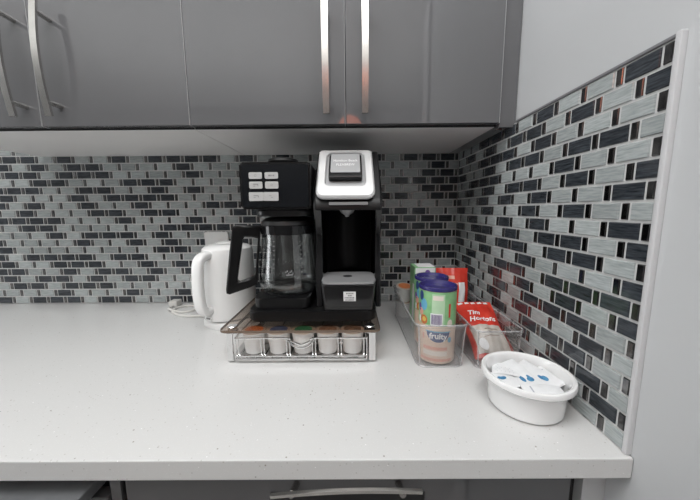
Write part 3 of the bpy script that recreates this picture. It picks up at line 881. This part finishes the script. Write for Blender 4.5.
# ------------------------------------------------------------------ bowl of packets
BX, BY = .2725, -.5300
prof = [(0, .002), (.046, .0), (.0505, .0015), (.0525, .005), (.0550, .040), (.0575, .0440), (.0625, .0455), (.0648, .0480), (.0651, .0525), (.0636, .0555), (.0608, .0560), (.0580, .0545), (.0555, .048), (.0500, .010), (.046, .0065), (0, .006)]
bm = lathe(new(), prof, BX, BY, .0006, 64)
tag(obj('bowl', bm, 'ceramic'), 'round white ceramic bowl of paper packets in front of the bins', 'bowl')
def packet(name_lab, cx, cy, z, L, W, rz, rx, ry, mark=None, amp=.002):
    t = thing('sugar_packet', name_lab, 'sugar packet', (cx, cy, z), rz, 'paper packets in the white bowl')
    t.rotation_euler = (rx, ry, rz)
    def s(u, v, side, h=0.):
        e = (1 - abs(u) ** 3) * (1 - abs(v) ** 4)
        return (u * W / 2, v * L / 2, side * (.0019 * e + .0002 + h) + amp * math.sin(2.2 * v + cx * 300) * .6)
    bm = new(); g = {}; nu, nv = 8, 12
    for side in (-1, 1):
        for j in range(nv + 1):
            for i in range(nu + 1): g[side, i, j] = bm.verts.new(s(-1 + 2 * i / nu, -1 + 2 * j / nv, side))
        for j in range(nv):
            for i in range(nu): bm.faces.new([g[side, a, b] for a, b in ((i, j), (i + 1, j), (i + 1, j + 1), (i, j + 1))])
    for j in range(nv):
        for i in (0, nu): bm.faces.new((g[-1, i, j], g[-1, i, j + 1], g[1, i, j + 1], g[1, i, j]))
    for i in range(nu):
        for j in (0, nv): bm.faces.new((g[-1, i, j], g[-1, i + 1, j], g[1, i + 1, j], g[1, i, j]))
    obj('sachet', bm, 'paper', t, world=False)
    f = lambda u, v: s(u, v, 1, .0004)
    bm = new()
    MV = -.42 if rx > R_(4.5) else .05
    if mark == 'blue':
        blob(bm, f, .05, MV, .30, .17, 14); blob(bm, f, -.16, MV + .12, .18, .17, 12)
        obj('print', bm, 'blue_print', t, smooth=False, world=False)
    elif mark == 'two':
        blob(bm, f, -.42, -.30, .20, .20, 14); blob(bm, f, .22, -.46, .34, .15, 14); blob(bm, f, .30, -.34, .16, .16, 12)
        obj('print', bm, 'blue_print', t, smooth=False, world=False)
    elif mark == 'dots':
        for i in range(6):
            for j in range(5): blob(bm, f, -.7 + .28 * i, -.6 + .3 * j + (.1 if i % 2 else 0), .05, .03, 6)
        obj('print', bm, 'grey_print', t, smooth=False, world=False)
    else:
        patch(bm, f, -.5, .5, .55, .62, 4, 1)
        obj('print', bm, 'grey_print', t, smooth=False, world=False)
PK = [('paper packet lying flat on the bottom of the bowl pile', BX + .002, BY + .004, .0125, .062, .040, R_(70), 0, 0, None),
      ('paper packet crossing the lower layer of the bowl pile', BX - .002, BY - .002, .0190, .062, .040, R_(-20), R_(3), 0, None),
      ('paper packet in the middle layer of the bowl pile, turned sideways', BX + .004, BY - .002, .0255, .066, .044, R_(88), 0, R_(3), None),
      ('dotted white packet at the back left of the bowl', BX - .016, BY + .030, .0410, .040, .040, R_(62), R_(-6), R_(2), 'dots'),
      ('white packet with blue print at the left inside the bowl', BX - .0330, BY + .004, .0380, .046, .036, R_(18), R_(4), R_(-8), 'blue'),
      ('white packet with two blue marks in the centre of the bowl', BX - .001, BY + .012, .0425, .068, .030, R_(14), R_(5), R_(-12), 'two'),
      ('white packet with a blue mark at the right inside the bowl', BX + .0235, BY + .012, .0420, .066, .030, R_(22), R_(5), R_(-12), 'blue'),
      ('plain white packet at the far right of the bowl, beside the tiles', BX + .0400, BY + .008, .0400, .048, .022, R_(14), R_(2), R_(-14), None),
      ('plain white packet lying along the front rim of the bowl', BX + .006, BY - .034, .0435, .056, .026, R_(84), R_(0), R_(-8), None)]
for a in PK: packet(*a)

# ------------------------------------------------------------------ added orange glow, ceiling light and fills
t = thing('orange_glow_prop', 'added orange lamp hanging behind the camera', 'glow', (.0, -1.95, .872))  # added glowing shape that puts the orange reflection in the cabinet doors
bm = lathe(new(), [(0, .0), (.07, .004), (.09, .02), (.085, .06), (.06, .10), (.02, .12), (0, .122)], 0, 0, 0, 32)
obj('glow_body', bm, 'glow', t, world=False)
bm = new(); tube(bm, [(0, 0, .121), (0, 0, ZCE - .872)], .003, 8)
obj('cord', bm, 'white', t, world=False)

def area(name, loc, rot, sx, sy, power, col=(1, 1, 1)):
    l = bpy.data.lights.new(name, 'AREA'); l.shape = 'RECTANGLE'; l.size = sx; l.size_y = sy; l.energy = power; l.color = col
    o = bpy.data.objects.new(name, l); COL.objects.link(o); o.location = loc; o.rotation_euler = rot
    return o
area('ceiling_light', (-.30, -1.08, ZCE - .03), (0, 0, 0), 1.4, .62, 17, (1., 1., 1.))
area('ceiling_bounce_fill', (-.75, -2.0, ZCE - .95), (PI, 0, 0), 2.6, 1.3, 42, (.98, .99, 1.))  # unseen uplight added to bounce soft fill off the ceiling
area('left_fill', (-3.05, -.80, .35), (0, -PI / 2, 0), 1.3, .8, 12, (.96, .98, 1.))  # added soft fill from the left; that wall has no window
S.cycles.transparent_max_bounces = 32
w = bpy.data.worlds.new('World'); S.world = w; w.use_nodes = True
w.node_tree.nodes['Background'].inputs['Color'].default_value = (.9, .95, 1., 1)
w.node_tree.nodes['Background'].inputs['Strength'].default_value = .3

# ------------------------------------------------------------------ camera
cam = bpy.data.cameras.new('camera'); co = bpy.data.objects.new('camera', cam); COL.objects.link(co)
cam.sensor_width = 36; cam.sensor_fit = 'HORIZONTAL'; cam.lens = 293.42 * 36 / 700; cam.clip_start = .01
co.matrix_world = Matrix.Translation((0, -.9591, .3063)) @ Matrix.Rotation(.0034, 4, 'Z') @ Matrix.Rotation(PI / 2 - .1356, 4, 'X') @ Matrix.Rotation(-.0076, 4, 'Z')
S.camera = co
S.view_settings.view_transform = 'Standard'; S.view_settings.look = 'None'; S.view_settings.gamma = 1; S.view_settings.use_curve_mapping = False
S.view_settings.exposure = .09
